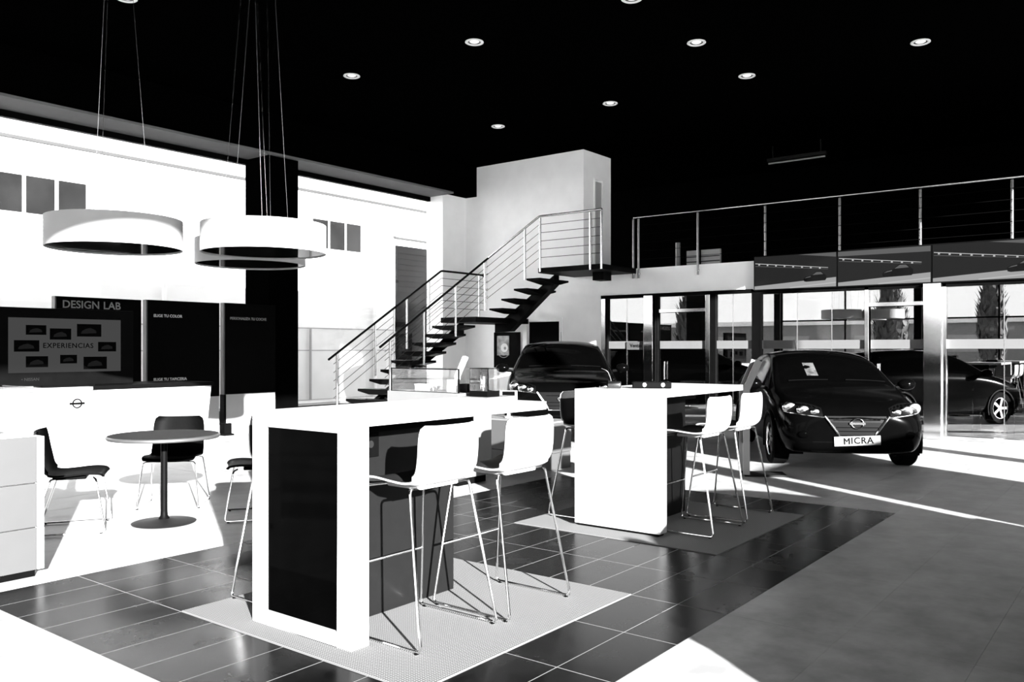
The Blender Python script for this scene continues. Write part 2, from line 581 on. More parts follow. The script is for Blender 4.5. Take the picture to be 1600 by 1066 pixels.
# ================================================================== OUTSIDE
struct('ground_outside', bx(-90, 90, -80, 90, -.4, -.21), 'asphalt', 'pale pavement outside the showroom')
Yf = 22
ob = empty('opposite_building', (15, Yf, 0))
tag(ob, 'white industrial building across the yard with roller shutter and upper windows', 'building')
bx(-18, 30, 0, 6, -.2, 6.53).build('wall', 'facade_white', ob)
bx(-18, 30, -.06, 6, 6.53, 6.60).build('roof_edge', 'facade_line', ob)
bx(-18, 30, -.02, 0, -.2, 2.1).build('lower_cladding', 'facade_low', ob)
bx(-18, 30, -.03, -.015, 2.1, 2.13).build('cladding_joint', 'drawer_grey', ob)
bx(-18, 30, -.03, -.015, 1.38, 1.41).build('cladding_joint', 'drawer_grey', ob)
def outer_window(x0, x1, z0, z1, n):
    wn = bx(x0 - .08 - 15, x1 + .08 - 15, -.05, 0, z0 - .08, z1 + .08).build('window', 'white', ob)
    ww = (x1 - x0) / n
    for i in range(n):
        bx(x0 + i * ww + .05 - 15, x0 + (i + 1) * ww - .05 - 15, -.07, -.05, z0, z1).build('pane', 'outer_pane', wn)
outer_window(8.2, 10.5, 4.76, 5.66, 3)
outer_window(17.7, 19.85, 4.76, 5.68, 3)
sh = bx(6.5, 10.5, -.06, 0, -.2, 5.17).build('roller_shutter', 'shutter', ob)
for i in range(26):
    bx(6.5, 10.5, -.085, -.06, i * .2 - .1, i * .2 + .07).build('slat', 'shutter', sh)
bx(6.4, 10.6, -.1, 0, 5.42, 5.47).build('lintel', 'facade_line', ob)
for x in (12.55, 20.4):
    MB().tube([(x - 15, -.14, -.2), (x - 15, -.14, 6.4)], .06).build('downpipe', 'facade_white', ob)
for x in (11.9, 21.0):
    m = MB().tube([(x - 15, 0, 5.65), (x - 15, -.5, 5.75)], .02)
    m.box(x - 15 - .14, x - 15 + .14, -.75, -.45, 5.68, 5.78)
    m.build('wall_lamp', 'drawer_grey', ob)
MB().tube([(17.6 - 15, -.12, -.2), (17.6 - 15, -.12, 2.1)], .04).build('fence_post', 'drawer_grey', ob)
struct('kerb_outside', bx(2, 30, 15.2, 15.9, -.2, .18), 'kerb_dark', 'dark planted kerb outside the window')

gbd = empty('grey_building', (-48, 20, 0))
tag(gbd, 'long low grey building mirrored in the office glass', 'building')
bx(-4, 0, -40, 40, -.2, 3.6).build('wall', 'grey_build', gbd)
bx(-4.2, .3, -40, 40, 3.6, 4.0).build('roof', 'facade_white', gbd)
for i in range(10):
    wq = bx(0, .05, -36 + i * 7, -33 + i * 7, 1.2, 2.6).build('window', 'drawer_grey', gbd)
def cypress(x, y, h, r, label):
    t = empty('cypress_tree', (x, y, -.2))
    tag(t, label, 'tree', 'cypress trees beyond the forecourt')
    MB().tube([(0, 0, 0), (0, 0, h * .3)], [.14, .1]).build('trunk', 'bark', t)
    m = MB()
    m.smooth = False
    for i in range(700):
        f = random.random()
        z = h * (.1 + .9 * f)
        rr = r * (math.sin(math.pi * (.12 + .88 * f) ** .8)) ** .8 * random.uniform(.75, 1.08)
        g = random.uniform(0, 6.283)
        p = Vector((rr * math.cos(g), rr * math.sin(g), z))
        a = Vector((random.uniform(-.2, .2), random.uniform(-.2, .2), .35)) * (1 + r)
        b = Vector((-math.sin(g), math.cos(g), 0)) * .2
        m.add([p - b, p + b, p + a, p - a * .4], [(0, 1, 2), (0, 3, 1)])
    m.lathe([(.01, h * .1)] + [(r * .8 * (math.sin(math.pi * (.12 + .88 * f))) ** .8, h * (.1 + .9 * f)) for f in (.1, .3, .5, .7, .9)] + [(.01, h)], 12)
    m.build('crown', 'leaf_dark', t)
cypress(-30, 14.6, 6.6, 1.0, 'broad dark cypress mirrored in the right office door')
cypress(-28, 8.4, 6.6, .75, 'slim dark cypress mirrored in the far right office pane')
cypress(-24, 26, 6.2, 1.1, 'dark cypress mirrored in the office pane left of the screens')

# ================================================================== CEILING LIGHTS
lens_pts = [(741, 65), (1088, 66), (1439, 65), (550, 118), (1167, 118), (953, 161), (778, 197), (987, -3), (197, -4)]
spots = []
for px, py in lens_pts:
    d = (CEIL - 1.45) * 1322.6 / (545 - py)
    l = (px - 800) * d / 1322.6
    spots.append((round(d * math.cos(th) + l * math.sin(th), 2), round(d * math.sin(th) - l * math.cos(th), 2)))
dl_names = ['recessed downlight in the middle of the front ceiling row', 'recessed downlight above the balcony rail start, front row', 'recessed downlight nearest the right edge of the ceiling',
            'recessed downlight nearest the black column', 'recessed downlight of the second row above the hatchback', 'recessed downlight above the mezzanine rail end post',
            'farthest recessed downlight, closest to the stairwell block', 'recessed downlight cut by the top edge, centre right', 'recessed downlight cut by the top edge above the left pendant lamp']
dl0 = None
for i, (x, y) in enumerate(spots):
    if dl0 is None:
        t = empty('downlight')
        MB().lathe([(.088, -.002), (.125, -.002), (.128, -.012), (.115, -.02), (.09, -.012)], 32, closed=True).build('ring', 'downlight_ring', t)
        MB().lathe([(.068, -.001), (.086, -.001), (.086, -.008), (.068, -.004)], 32, closed=True).build('baffle', 'downlight_dark', t)
        MB().lathe([(.001, -.001), (.067, -.001), (.05, -.012), (.001, -.016)], 32).build('lens', 'downlight_lens', t)
        dl0 = t
    else:
        t = copy_tree(dl0)
    t.location = (x, y, CEIL)
    tag(t, dl_names[i], 'ceiling light', 'recessed ceiling downlights')
fx = empty('fluorescent_tube', (17.2, 6.0, 5.3))
tag(fx, 'dim linear light hanging above the mezzanine', 'ceiling light')
bx(-.05, .05, -.6, .6, .03, .1).build('housing', 'dark_grey', fx)
MB().tube([(0, -.58, 0), (0, .58, 0)], .018).build('tube', 'drawer_grey', fx)
bx(-.01, .01, -.5, -.48, .1, .35).build('hanger', 'dark_grey', fx)
bx(-.01, .01, .48, .5, .1, .35).build('hanger', 'dark_grey', fx)

# ================================================================== PENDANT DRUMS
def pendant():
    t = empty('drum_pendant')
    MB().lathe([(.54, 0), (.54, .25), (.532, .25), (.532, .003), (.53, .0), (.53, -.003), (.54, -.003)], 72, closed=True).build('shade', 'lamp_white', t)
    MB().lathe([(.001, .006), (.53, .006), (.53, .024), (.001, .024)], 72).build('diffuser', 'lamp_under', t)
    for g in (R(100), R(220), R(340)):
        MB().tube([(.30 * math.cos(g), .30 * math.sin(g), .03), (.05 * math.cos(g), .05 * math.sin(g), CEIL - 2.29)], .0018, 5).build('cable', 'steel', t)
    MB().lathe([(.001, CEIL - 2.3), (.08, CEIL - 2.3), (.08, CEIL - 2.33), (.001, CEIL - 2.34)], 24).build('canopy', 'lamp_white', t)
    return t
p0 = pendant()
PEND = [(3.62, 7.08, 'white drum pendant lamp on the left, above the round table'),
        (4.60, 6.36, 'larger-looking white drum pendant lamp in front of the black column'),
        (5.16, 7.35, 'white drum pendant lamp hanging lowest behind the other near the column')]
for i, (x, y, lb) in enumerate(PEND):
    t = p0 if i == 0 else copy_tree(p0)
    t.location = (x, y, 2.30); t.rotation_euler = (0, 0, R((0, 25, 50)[i]))
    tag(t, lb, 'lamp', 'white drum pendant lamps')

# ================================================================== RUGS AND HIGH TABLES
for (a, b, c, d), lb in zip(RUGS, ('pale grey woven rug under the near high table', 'pale grey woven rug under the far high table')):
    o = bx(0, b - a, 0, d - c, -.003, .006).build('rug', 'carpet', None, .002)
    o.location = (a, c, 0)
    tag(o, lb, 'rug', 'woven rugs')

def high_table(x, y0, label, near):
    """end panel faces -X; local origin at the near corner on the floor"""
    t = empty('high_table', (x, y0, .006))
    tag(t, label, 'table', 'white high tables')
    W, L, H = .78, 1.6, 1.115
    if near:
        e = MB()
        e.box(0, .115, 0, .10, 0, H - .05); e.box(0, .115, .66, W, 0, H - .05)
        e.box(0, .115, .10, .66, 0, .075); e.box(0, .115, .10, .66, 1.035, H - .05)
        e.build('end_panel', 'white', t, .003)
        bx(.012, .10, .102, .658, .077, 1.033).build('black_inset', 'black_gloss', t)
    else:
        bx(0, .115, 0, W, .02, H - .05).build('end_panel', 'white', t, .003)
        bx(.02, .1, .02, W - .02, 0, .02).build('plinth', 'black', t)
    bx(-.0, L, 0, W, H - .05, H).build('table_top', 'white', t, .003)
    pd = bx(.115, 1.10, .33, W - .08, 0, H - .12).build('pedestal', 'pedestal_grey' if near else 'black', t, .002)
    bx(.115, 1.25, .30, W - .05, H - .12, H - .05).build('support_beam', 'black', t)
    s = bx(.26, .48, .318, .33, .86, .99).build('socket_plate', 'black', t, .003)
    for q in (.29, .345, .40):
        MB().lathe([(.001, .316), (.02, .316), (.02, .319), (.001, .319)], 16, (q + .02, 0, .93), 'y').build('socket', 'dark_grey', s)
    return t
high_table(2.71, 3.07, 'near white high table with a glossy black inset in its end panel', True)
high_table(5.80, 3.07, 'far white high table with a plain white end panel', False)

# things on the far table
t = empty('silver_can', (6.05, 3.62, 1.121), R(20))
tag(t, 'small silver cylinder lying on the far high table', 'canister')
MB().lathe([(.001, -.05), (.028, -.05), (.03, -.045), (.03, .045), (.028, .05), (.001, .05)], 20, (0, 0, .03), 'y').build('body', 'steel_dim', t)
MB().lathe([(.001, .05), (.02, .05), (.02, .058), (.001, .058)], 16, (0, 0, .03), 'y').build('cap', 'black', t)
t = empty('black_case', (6.28, 3.40, 1.121), R(-60))
tag(t, 'flat black case with two silver latches on the far high table', 'case')
bx(-.16, .16, -.06, .06, 0, .055).build('body', 'black', t, .01)
for q in (-.06, .09):
    MB().ell((q, -.062, .03), .016, .006, .018).build('latch', 'aluminium', t)
t = empty('desk_lamp', (6.2, 3.74, 1.121))
tag(t, 'thin curved wire reading lamp at the back of the far high table', 'lamp')
MB().lathe([(.001, 0), (.035, 0), (.03, .01), (.001, .014)], 20).build('base', 'white', t)
MB().tube(rounded([(0, 0, .01), (0, 0, .06), (-.01, .03, .14), (-.03, .08, .16)], .04), .004, 6).build('neck', 'chrome', t)

# ================================================================== STOOLS AND CHAIRS
def shell(prof, halfw, nose=0.0):
    """prof: list of (y, z) from the front of the seat to the top of the back; returns centre surface grid"""
    pts = [Vector((0, p[0], p[1])) for p in prof]
    # resample by smoothing
    P = []
    for i in range(len(pts) - 1):
        p0_, p1, p2, p3 = pts[max(i - 1, 0)], pts[i], pts[i + 1], pts[min(i + 2, len(pts) - 1)]
        for s in range(4):
            u = s / 4
            P.append(.5 * ((2 * p1) + (-p0_ + p2) * u + (2 * p0_ - 5 * p1 + 4 * p2 - p3) * u * u + (-p0_ + 3 * p1 - 3 * p2 + p3) * u ** 3))
    P.append(pts[-1])
    return P
def shell_meshes(prof, halfw, back_start):
    P = shell(prof, halfw)
    n = len(P); NU = 14
    def grid(off):
        rows = []
        for i, p in enumerate(P):
            a = P[max(i - 1, 0)]; b = P[min(i + 1, n - 1)]
            tg = (b - a).normalized()
            nn = Vector((0, -tg.z, tg.y))       # to the outside
            if nn.z > 0 and i < n // 2: nn = -nn
            if i >= n // 2 and nn.y > 0: nn = -nn
            f = i / (n - 1)
            # width along the profile with rounded corners at both ends
            wv = halfw * (1.0 - .06 * abs(f - .55))
            edge = min(f, 1 - f) * 9
            if edge < 1: wv *= (1 - .20 * (1 - math.sqrt(max(0, 1 - (1 - edge) ** 2))))
            row = []
            for k_ in range(NU + 1):
                u = -1 + 2 * k_ / NU
                q = p + nn * off
                curl = .030 * u ** 4
                q = q - nn * curl * (1.3 if f > .55 else .6)
                row.append(Vector((u * wv, q.y, q.z)))
            rows.append(row)
        return rows
    def slab(o0, o1):
        g0, g1 = grid(o0), grid(o1)
        m = MB(); m.smooth = True
        W = NU + 1
        vs_ = [q for r_ in g0 for q in r_] + [q for r_ in g1 for q in r_]
        N = n * W
        fs_ = []
        for i in range(n - 1):
            for k_ in range(NU):
                a = i * W + k_
                fs_.append((a, a + 1, a + W + 1, a + W))
                fs_.append((N + a, N + a + W, N + a + W + 1, N + a + 1))
        for i in range(n - 1):
            for c in (0, NU):
                a = i * W + c; b = a + W
                fs_.append((a, b, N + b, N + a))
        for k_ in range(NU):
            for r_ in (0, n - 1):
                a = r_ * W + k_
                fs_.append((a, a + 1, N + a + 1, N + a))
        m.add(vs_, fs_)
        return m
    return slab(0, .010), slab(-.004, 0)

def seat_thing(name, prof, halfw, legs_top, foot_f, foot_b, hw_foot, outer, inner, leg_mat, rest_z=None):
    t = empty(name)
    o_, i_ = shell_meshes(prof, halfw, 0)
    o_.build('shell', outer, t)
    i_.build('seat_lining', inner, t)
    zt = legs_top
    fy = .19
    for s in (-1, 1):
        path = [(s * .09, .16, zt), (s * (halfw - .01), fy, zt), (s * hw_foot, foot_f, .008), (s * hw_foot, foot_b, .008), (s * (halfw - .005), -.13, zt + .012), (s * .09, -.10, zt)]
        MB().tube(rounded(path, .03), .0075, 8).build('leg_frame', leg_mat, t)
    bx(-.14, .14, -.13, .11, zt - .004, zt + .022).build('seat_mount', outer, t, .008)
    if rest_z:
        f = (zt - rest_z) / zt
        xx = (halfw - .01) + (hw_foot - halfw + .01) * f; yy = fy + (foot_f - fy) * f
        MB().tube([(-xx, yy, rest_z), (xx, yy, rest_z)], .007, 8).build('footrest', leg_mat, t)
    for s in (-1, 1):
        for yy in (foot_f - .03, foot_b + .03):
            MB().lathe([(.001, 0), (.011, 0), (.011, .008), (.001, .008)], 10, (s * hw_foot, yy, -.003)).build('glide', 'black', t)
    return t
SP = [(.225, .755), (.20, .775), (.12, .782), (0, .772), (-.10, .768), (-.17, .785), (-.207, .825), (-.222, .90), (-.226, .98), (-.228, 1.065)]
stool0 = seat_thing('bar_stool', SP, .225, .745, .28, -.27, .285, 'white', 'seat_dark', 'chrome', .335)
STOOLS = [(3.165, 3.045, 0, 'white bar stool nearest the camera, at the near high table'),
          (3.80, 3.01, 0, 'white bar stool at the far end of the near high table'),
          (6.30, 3.00, 0, 'white bar stool next to the end panel of the far high table'),
          (7.00, 3.02, 0, 'white bar stool nearest the hatchback at the far high table'),
          (3.17, 4.03, 180, 'bar stool half hidden behind the end panel of the near high table'),
          (6.28, 3.98, 180, 'dark-looking bar stool on the shaded side of the far high table')]
for i, (x, y, a, lb) in enumerate(STOOLS):
    t = stool0 if i == 0 else copy_tree(stool0)
    t.location = (x, y, .009); t.rotation_euler = (0, 0, R(a))
    tag(t, lb, 'stool', 'bar stools at the high tables')
CP = [(.235, .425), (.21, .445), (.12, .452), (0, .442), (-.10, .438), (-.165, .455), (-.20, .50), (-.22, .58), (-.24, .68), (-.26, .80)]
chair0 = seat_thing('side_chair', CP, .235, .415, .26, -.27, .265, 'seat_black', 'seat_black', 'chrome')
CH = [(4.30, 7.32, 227, 'black shell chair behind the round table, facing the camera'),
      (3.22, 6.97, -32, 'black shell chair left of the round table, seen from its side'),
      (4.46, 6.27, 145, 'black shell chair right of the round table, cut off by the high table')]
for i, (x, y, a, lb) in enumerate(CH):
    t = chair0 if i == 0 else copy_tree(chair0)
    t.location = (x, y, .003); t.rotation_euler = (0, 0, R(a - 90))
    tag(t, lb, 'chair', 'black chairs around the round table')

# round table
t = empty('round_table', (3.80, 6.62, 0))
tag(t, 'round grey cafe table on a dark trumpet base', 'table')
MB().lathe([(.001, .735), (.43, .735), (.43, .7345)], 64).build('table_surface', 'table_grey', t)
MB().lathe([(.001, .705), (.435, .705), (.443, .715), (.443, .728), (.435, .7345), (.001, .7345)], 64).build('table_top', 'table_edge', t)
MB().lathe([(.001, .03), (.045, .035), (.03, .06), (.026, .1), (.026, .705), (.001, .705)], 24).build('column', 'black', t)
MB().lathe([(.001, 0), (.25, 0), (.255, .006), (.2, .016), (.1, .024), (.045, .035), (.001, .035)], 48).build('base', 'dark_grey', t)

# ================================================================== LEFT COUNTER
t = empty('drawer_counter', (1.2, 5.65, 0))
tag(t, 'pale grey counter with drawers at the left edge', 'counter')
bx(0, 1.19, .02, .62, .05, .90).build('body', 'counter_grey', t)
bx(.03, 1.2, .06, .6, 0, .05).build('plinth', 'black', t)
for z0, z1 in ((.055, .32), (.325, .60), (.605, .895)):
    d = bx(.0, 1.185, 0, .02, z0, z1).build('drawer', 'counter_front', t, .002)
    bx(.45, .7, -.012, 0, z1 - .03, z1 - .015).build('handle', 'steel', d)
    bx(1.19, 1.23, -.002, .62, z0, z1).build('side_panel', 'white', t, .002)
t = empty('glass_case', (1.45, 5.70, .90))
tag(t, 'clear glass display case standing on the drawer counter', 'display case')
for a in ((0, .95, 0, .006, 0, .30), (0, .95, .494, .5, 0, .30), (0, .006, .006, .494, 0, .30), (.944, .95, .006, .494, 0, .30), (0, .95, 0, .5, .30, .306)):
    bx(*a).build('pane', 'case_glass', t)
for i, (z, hh, lb, dx) in enumerate(((.0, .03, 'dark magazine at the bottom of the pile in the glass case', 0), (.03, .022, 'dark magazine with white spine print on top of the pile', .03))):
    b = empty('magazine', (1.75 + dx, 5.83, .901 + z), R(6 * i))
    tag(b, lb, 'magazine', 'magazines in the glass case')
    bx(0, .48, 0, .27, .003, hh - .003).build('pages', 'paper', b)
    c = MB(); c.box(-.002, .482, -.004, .272, 0, .003); c.box(-.002, .482, -.004, .272, hh - .003, hh); c.box(-.002, .482, -.004, -.001, .003, hh - .003)
    c.build('cover', 'black', b)
b = empty('model_car', (1.95, 5.97, .954))
tag(b, 'small dark model car lying on the magazines', 'model')
MB().ell((0, 0, .03), .12, .05, .03).build('body', 'black', b)
MB().ell((-.01, 0, .055), .06, .04, .025).build('cabin', 'black_gloss', b)

# ================================================================== EXHIBITION PANELS, DESK, TELEVISION
def panel(x0, x1, y, z0, z1, label, texts, foot=False):
    t = empty('exhibition_panel', (x0, y, 0))
    tag(t, label, 'display panel', 'black exhibition panels before the window')
    W = x1 - x0
    bx(.02, W, 0, .10, z0, z1).build('board', 'dark_panel', t)
    bx(0, .02, 0, .10, z0, z1).build('edge_strip', 'panel_edge', t)
    bx(.04, W, .01, .09, .18, z0).build('lower_panel', 'white', t)
    bx(.04, W, 0, .1, 0, .18).build('plinth', 'white', t)
    bx(0, .04, -.01, .11, 0, z0).build('foot_post', 'black', t)
    if foot:
        bx(-.06, .12, -.12, .2, 0, .03).build('foot_plate', 'black', t)
        bx(-.02, .12, -.05, .11, .03, .2).build('foot_block', 'black', t)
    for s, size, x, z, m, bo in texts:
        text('lettering', s, size, m, t, (x, -.002, z), ROT_Y, .001, bold=bo)
    return t
panel(5.52, 6.80, 12.5, .66, 2.20, 'black panel headed DESIGN LAB', [('DESIGN', .155, .10, 2.085, 'text_grey', .002), ('LAB', .155, .69, 2.085, 'text_grey', .002)])
panel(6.88, 8.16, 12.5, .66, 2.21, 'black panel lettered ELIGE TU COLOR', [('ELIGE TU COLOR', .062, .12, 1.965, 'text_white', .001), ('ELIGE TU TAPICERIA', .062, .12, .965, 'text_white', .001)])
panel(8.24, 9.28, 12.5, .68, 2.22, 'black panel lettered PERSONALIZA TU COCHE', [('PERSONALIZA TU COCHE', .062, .12, 1.96, 'text_grey', .001)], True)

t = empty('reception_desk', (3.2, 10.55, 0))
tag(t, 'long white desk with a dark top below the television', 'desk')
MB().prism([(0, .0), (3.45, .0), (3.56, .94), (0, .94)], 'y', 0, .85).build('body', 'white', t, .004)
bx(1.9, 3.58, -.03, .88, .94, .99).build('worktop', 'black', t, .003)
bx(0, 1.9, -.03, .88, .94, .98).build('worktop', 'drawer_grey', t, .003)
bx(.0, 2.6, -.004, 0, .66, .668).build('seam', 'drawer_grey', t)
bx(.0, 2.3, -.004, 0, .69, .696).build('seam', 'drawer_grey', t)
em = MB(); 
em.lathe([(.045, -.006), (.06, -.006), (.06, 0), (.045, 0)], 28, (1.72, -.002, .78), 'y', True)
em.box(1.63, 1.81, -.012, -.002, .768, .792)
em.build('emblem', 'text_dark', t)
bx(.05, 3.4, .05, .8, -.0, .001).build('base_plate', 'black', t)

tv = empty('television', (4.05, 10.62, .985))
tag(tv, 'large television showing the word EXPERIENCIAS among small pictures', 'television')
bx(0, 1.62, 0, .07, .02, .95).build('bezel', 'black', tv, .004)
scr = bx(.12, 1.45, -.004, 0, .18, .83).build('screen', 'screen_grey', tv)
for (a, b, c, d) in ((.31, .54, .63, .745), (.58, .83, .575, .71), (.90, 1.20, .615, .77), (.18, .46, .43, .565), (1.16, 1.39, .43, .55), (.31, .56, .245, .375), (.70, .90, .285, .39), (.98, 1.27, .21, .365)):
    pc = bx(a, b, -.006, -.004, c, d).build('picture_tile', 'dark_panel', scr)
    cx, cz, wv, hv = (a + b) / 2, (c + d) / 2, (b - a), (d - c)
    m = MB().prism([(cx - wv * .34, cz - hv * .28), (cx + wv * .3, cz - hv * .22), (cx + wv * .26, cz + hv * .02), (cx + wv * .05, cz + hv * .2), (cx - wv * .14, cz + hv * .12), (cx - wv * .3, cz - hv * .05)], 'y', -.0068, -.006)
    m.build('picture_detail', 'screen_dim', pc)
text('screen_word', 'EXPERIENCIAS', .085, 'text_dark', scr, (.80, -.006, .50), ROT_Y, .001, 'CENTER', .001, 1.12)
text('brand_lettering', '\u2022 NISSAN', .05, 'screen_mid', tv, (.26, -.004, .10), ROT_Y, .001)
bx(.5, 1.12, .0, .25, 0, .02).build('stand_foot', 'black', tv)
bx(.75, .87, .07, .12, .02, .4).build('stand_neck', 'black', tv)

# ================================================================== DISPLAY COUNTER, PLINTHS, INFO STANDS
t = empty('display_counter', (6.65, 5.87, 0))
tag(t, 'pale display counter before the staircase carrying a glass case', 'counter')
bx(0, .55, 0, 1.06, .08, .98).build('body', 'display_front', t, .004)
bx(.0, .5, -.40, 0, .90, .95).build('side_shelf', 'display_front', t, .003)
bx(.04, .5, .04, 1.02, 0, .08).build('plinth', 'black', t)
t = empty('glass_case', (6.67, 5.88, .98))
tag(t, 'long glass showcase with accessories in front of the stairs', 'display case')
for a in ((0, .006, 0, 1.02, 0, .25), (.49, .496, 0, 1.02, 0, .25), (0, .496, 0, .006, 0, .25), (0, .496, 1.014, 1.02, 0, .25), (0, .496, 0, 1.02, .25, .256)):
    bx(*a).build('pane', 'case_glass', t)
fe = MB()
for y in (0, 1.005): fe.box(0, .012, y, y + .014, 0, .25)
fe.box(0, .012, 0, 1.02, .245, .258); fe.box(0, .012, 0, 1.02, 0, .006)
fe.build('edge_trim', 'black_frame', t)
acc = [('gift_box', 'patterned grey box in the long glass showcase', (6.85, 6.48), (.1, .22, .075), 'paper_grey', 'box'),
       ('carton', 'white carton standing in the long glass showcase', (6.88, 6.12), (.12, .13, .13), 'paper', 'box'),
       ('leather_case', 'black case at the right end inside the long showcase', (6.86, 5.93), (.12, .13, .09), 'black', 'case')]
for nm, lb, (x, y), (a, b, c), m_, ct in acc:
    e = empty(nm, (x, y, .981)); tag(e, lb, ct)
    bx(0, a, 0, b, 0, c * .8).build('body', m_, e, .004)
    bx(-.004, a + .004, -.004, b + .004, c * .8, c).build('lid', m_, e, .004)
e = empty('plant_model', (6.84, 6.36, .981)); tag(e, 'tuft of dark artificial leaves in the long glass showcase', 'plant')
for i in range(18):
    g = random.uniform(0, 6.28); l = random.uniform(.05, .1)
    m = MB().add([(0, 0, 0), (.012 * math.sin(g) + l * .5 * math.cos(g), l * .5 * math.sin(g) - .012 * math.cos(g), l * .6), (l * math.cos(g), l * math.sin(g), l * .5), (l * .5 * math.cos(g) - .012 * math.sin(g), l * .5 * math.sin(g) + .012 * math.cos(g), l * .6)], [(0, 1, 2, 3)])
    m.build('leaf', 'leaf_display', e)
t = empty('glass_case', (6.72, 5.535, .95)); tag(t, 'small glass case with black base holding a steel flask', 'display case')
bx(0, .2, 0, .24, 0, .06).build('base', 'black', t)
for a in ((0, .005, 0, .24, .06, .29), (.195, .2, 0, .24, .06, .29), (0, .2, 0, .005, .06, .29), (0, .2, .235, .24, .06, .29)): bx(*a).build('pane', 'case_glass', t)
bx(0, .2, 0, .24, .29, .297).build('lid', 'black', t)
e = empty('steel_flask', (6.80, 5.66, 1.012)); tag(e, 'steel flask with black cap inside the small glass case', 'flask')
MB().lathe([(.001, 0), (.03, 0), (.032, .01), (.032, .15), (.026, .16), (.001, .16)], 20).build('body', 'chrome', e)
MB().lathe([(.001, .16), (.028, .16), (.028, .19), (.001, .19)], 20).build('cap', 'black', e)
# low plinth behind the stools
t = empty('low_cabinet', (8.2, 5.79, 0)); tag(t, 'low pale cabinet behind the near high table, coloured dark as if in shadow', 'cabinet')
bx(0, .45, 0, 1.44, .2, .56).build('body', 'cabinet_dark', t, .003)  # dark colour stands in for the far table's shadow on pale furniture
bx(.015, .45, .01, 1.43, 0, .195).build('plinth', 'cabinet_dark', t, .003)
bx(-.006, .46, -.01, 1.45, .56, .58).build('cabinet_top', 'display_front', t, .003)

def info_stand(x, y, rz, label, lean):
    t = empty('info_stand', (x, y, 0), rz); tag(t, label, 'info stand', 'information stands beside the cars')
    bx(-.02, .45, -.17, .17, 0, .02).build('base', 'dark_grey', t, .004)
    pf = [(-.04, .02), (.035, .02), (.035, .98), (.17, 1.30), (.10, 1.33), (-.04, 1.0)]
    for q in (-1, 1):
        MB().prism(pf, 'y', q * .16 - .012, q * .16 + .012).build('side_frame', 'stand_grey', t, .004)
    bx(-.01, .01, -.148, .148, .35, .96).build('lower_board', 'dark_grey', t)
    mtx = Matrix.Translation((.0, 0, .985)) @ Matrix.Rotation(R(22.5), 4, 'Y')
    MB().box(-.008, .008, -.148, .148, .01, .34, mtx).build('reading_board', 'dark_grey', t)
    return t
info_stand(9.35, 3.86, R(-142 + 180 - 98), 'grey bent information stand beside the hatchback', 1)
info_stand(10.75, 9.5, R(-142 + 180 - 92), 'pale bent information stand left of the sport utility car', 1)
t = empty('tablet_stand', (8.4, 6.57, .58), R(38)); tag(t, 'white tablet on a short white post on the low cabinet', 'tablet')
MB().lathe([(.001, 0), (.05, 0), (.05, .012), (.025, .02), (.018, .06), (.018, .25), (.001, .25)], 20).build('post', 'white', t)
mtx = Matrix.Translation((0, 0, .29)) @ Matrix.Rotation(R(55), 4, 'Y')
MB().box(-.008, .008, -.11, .11, -.08, .08, mtx).build('tablet_body', 'white', t, .004)
MB().box(-.010, -.008, -.08, .08, -.055, .055, mtx).build('tablet_screen', 'black', t)

# poster on the wall under the stairs
t = empty('framed_poster', (14.98, 11.38, 1.02)); tag(t, 'dark framed poster with a bright round motif on the wall under the stairs', 'poster')
bx(-.03, .0, 0, .74, 0, .80).build('frame', 'black', t, .004)
bx(-.034, -.03, .30, .64, .28, .72).build('art_sheet', 'poster_art', t)
MB().lathe([(.001, -.037), (.10, -.037), (.10, -.034), (.001, -.034)], 28, (0, .43, .45), 'x').build('round_motif', 'paper', t)
MB().lathe([(.001, -.039), (.035, -.039), (.035, -.037), (.001, -.037)], 20, (0, .41, .44), 'x').build('motif_centre', 'drawer_grey', t)
for q in (.14, .19):
    MB().tube([(-.034, .45 + q * math.cos(R(a)), .42 + q * math.sin(R(a))) for a in range(215, 330, 12)], .008, 6).build('arc_motif', 'drawer_grey', t)

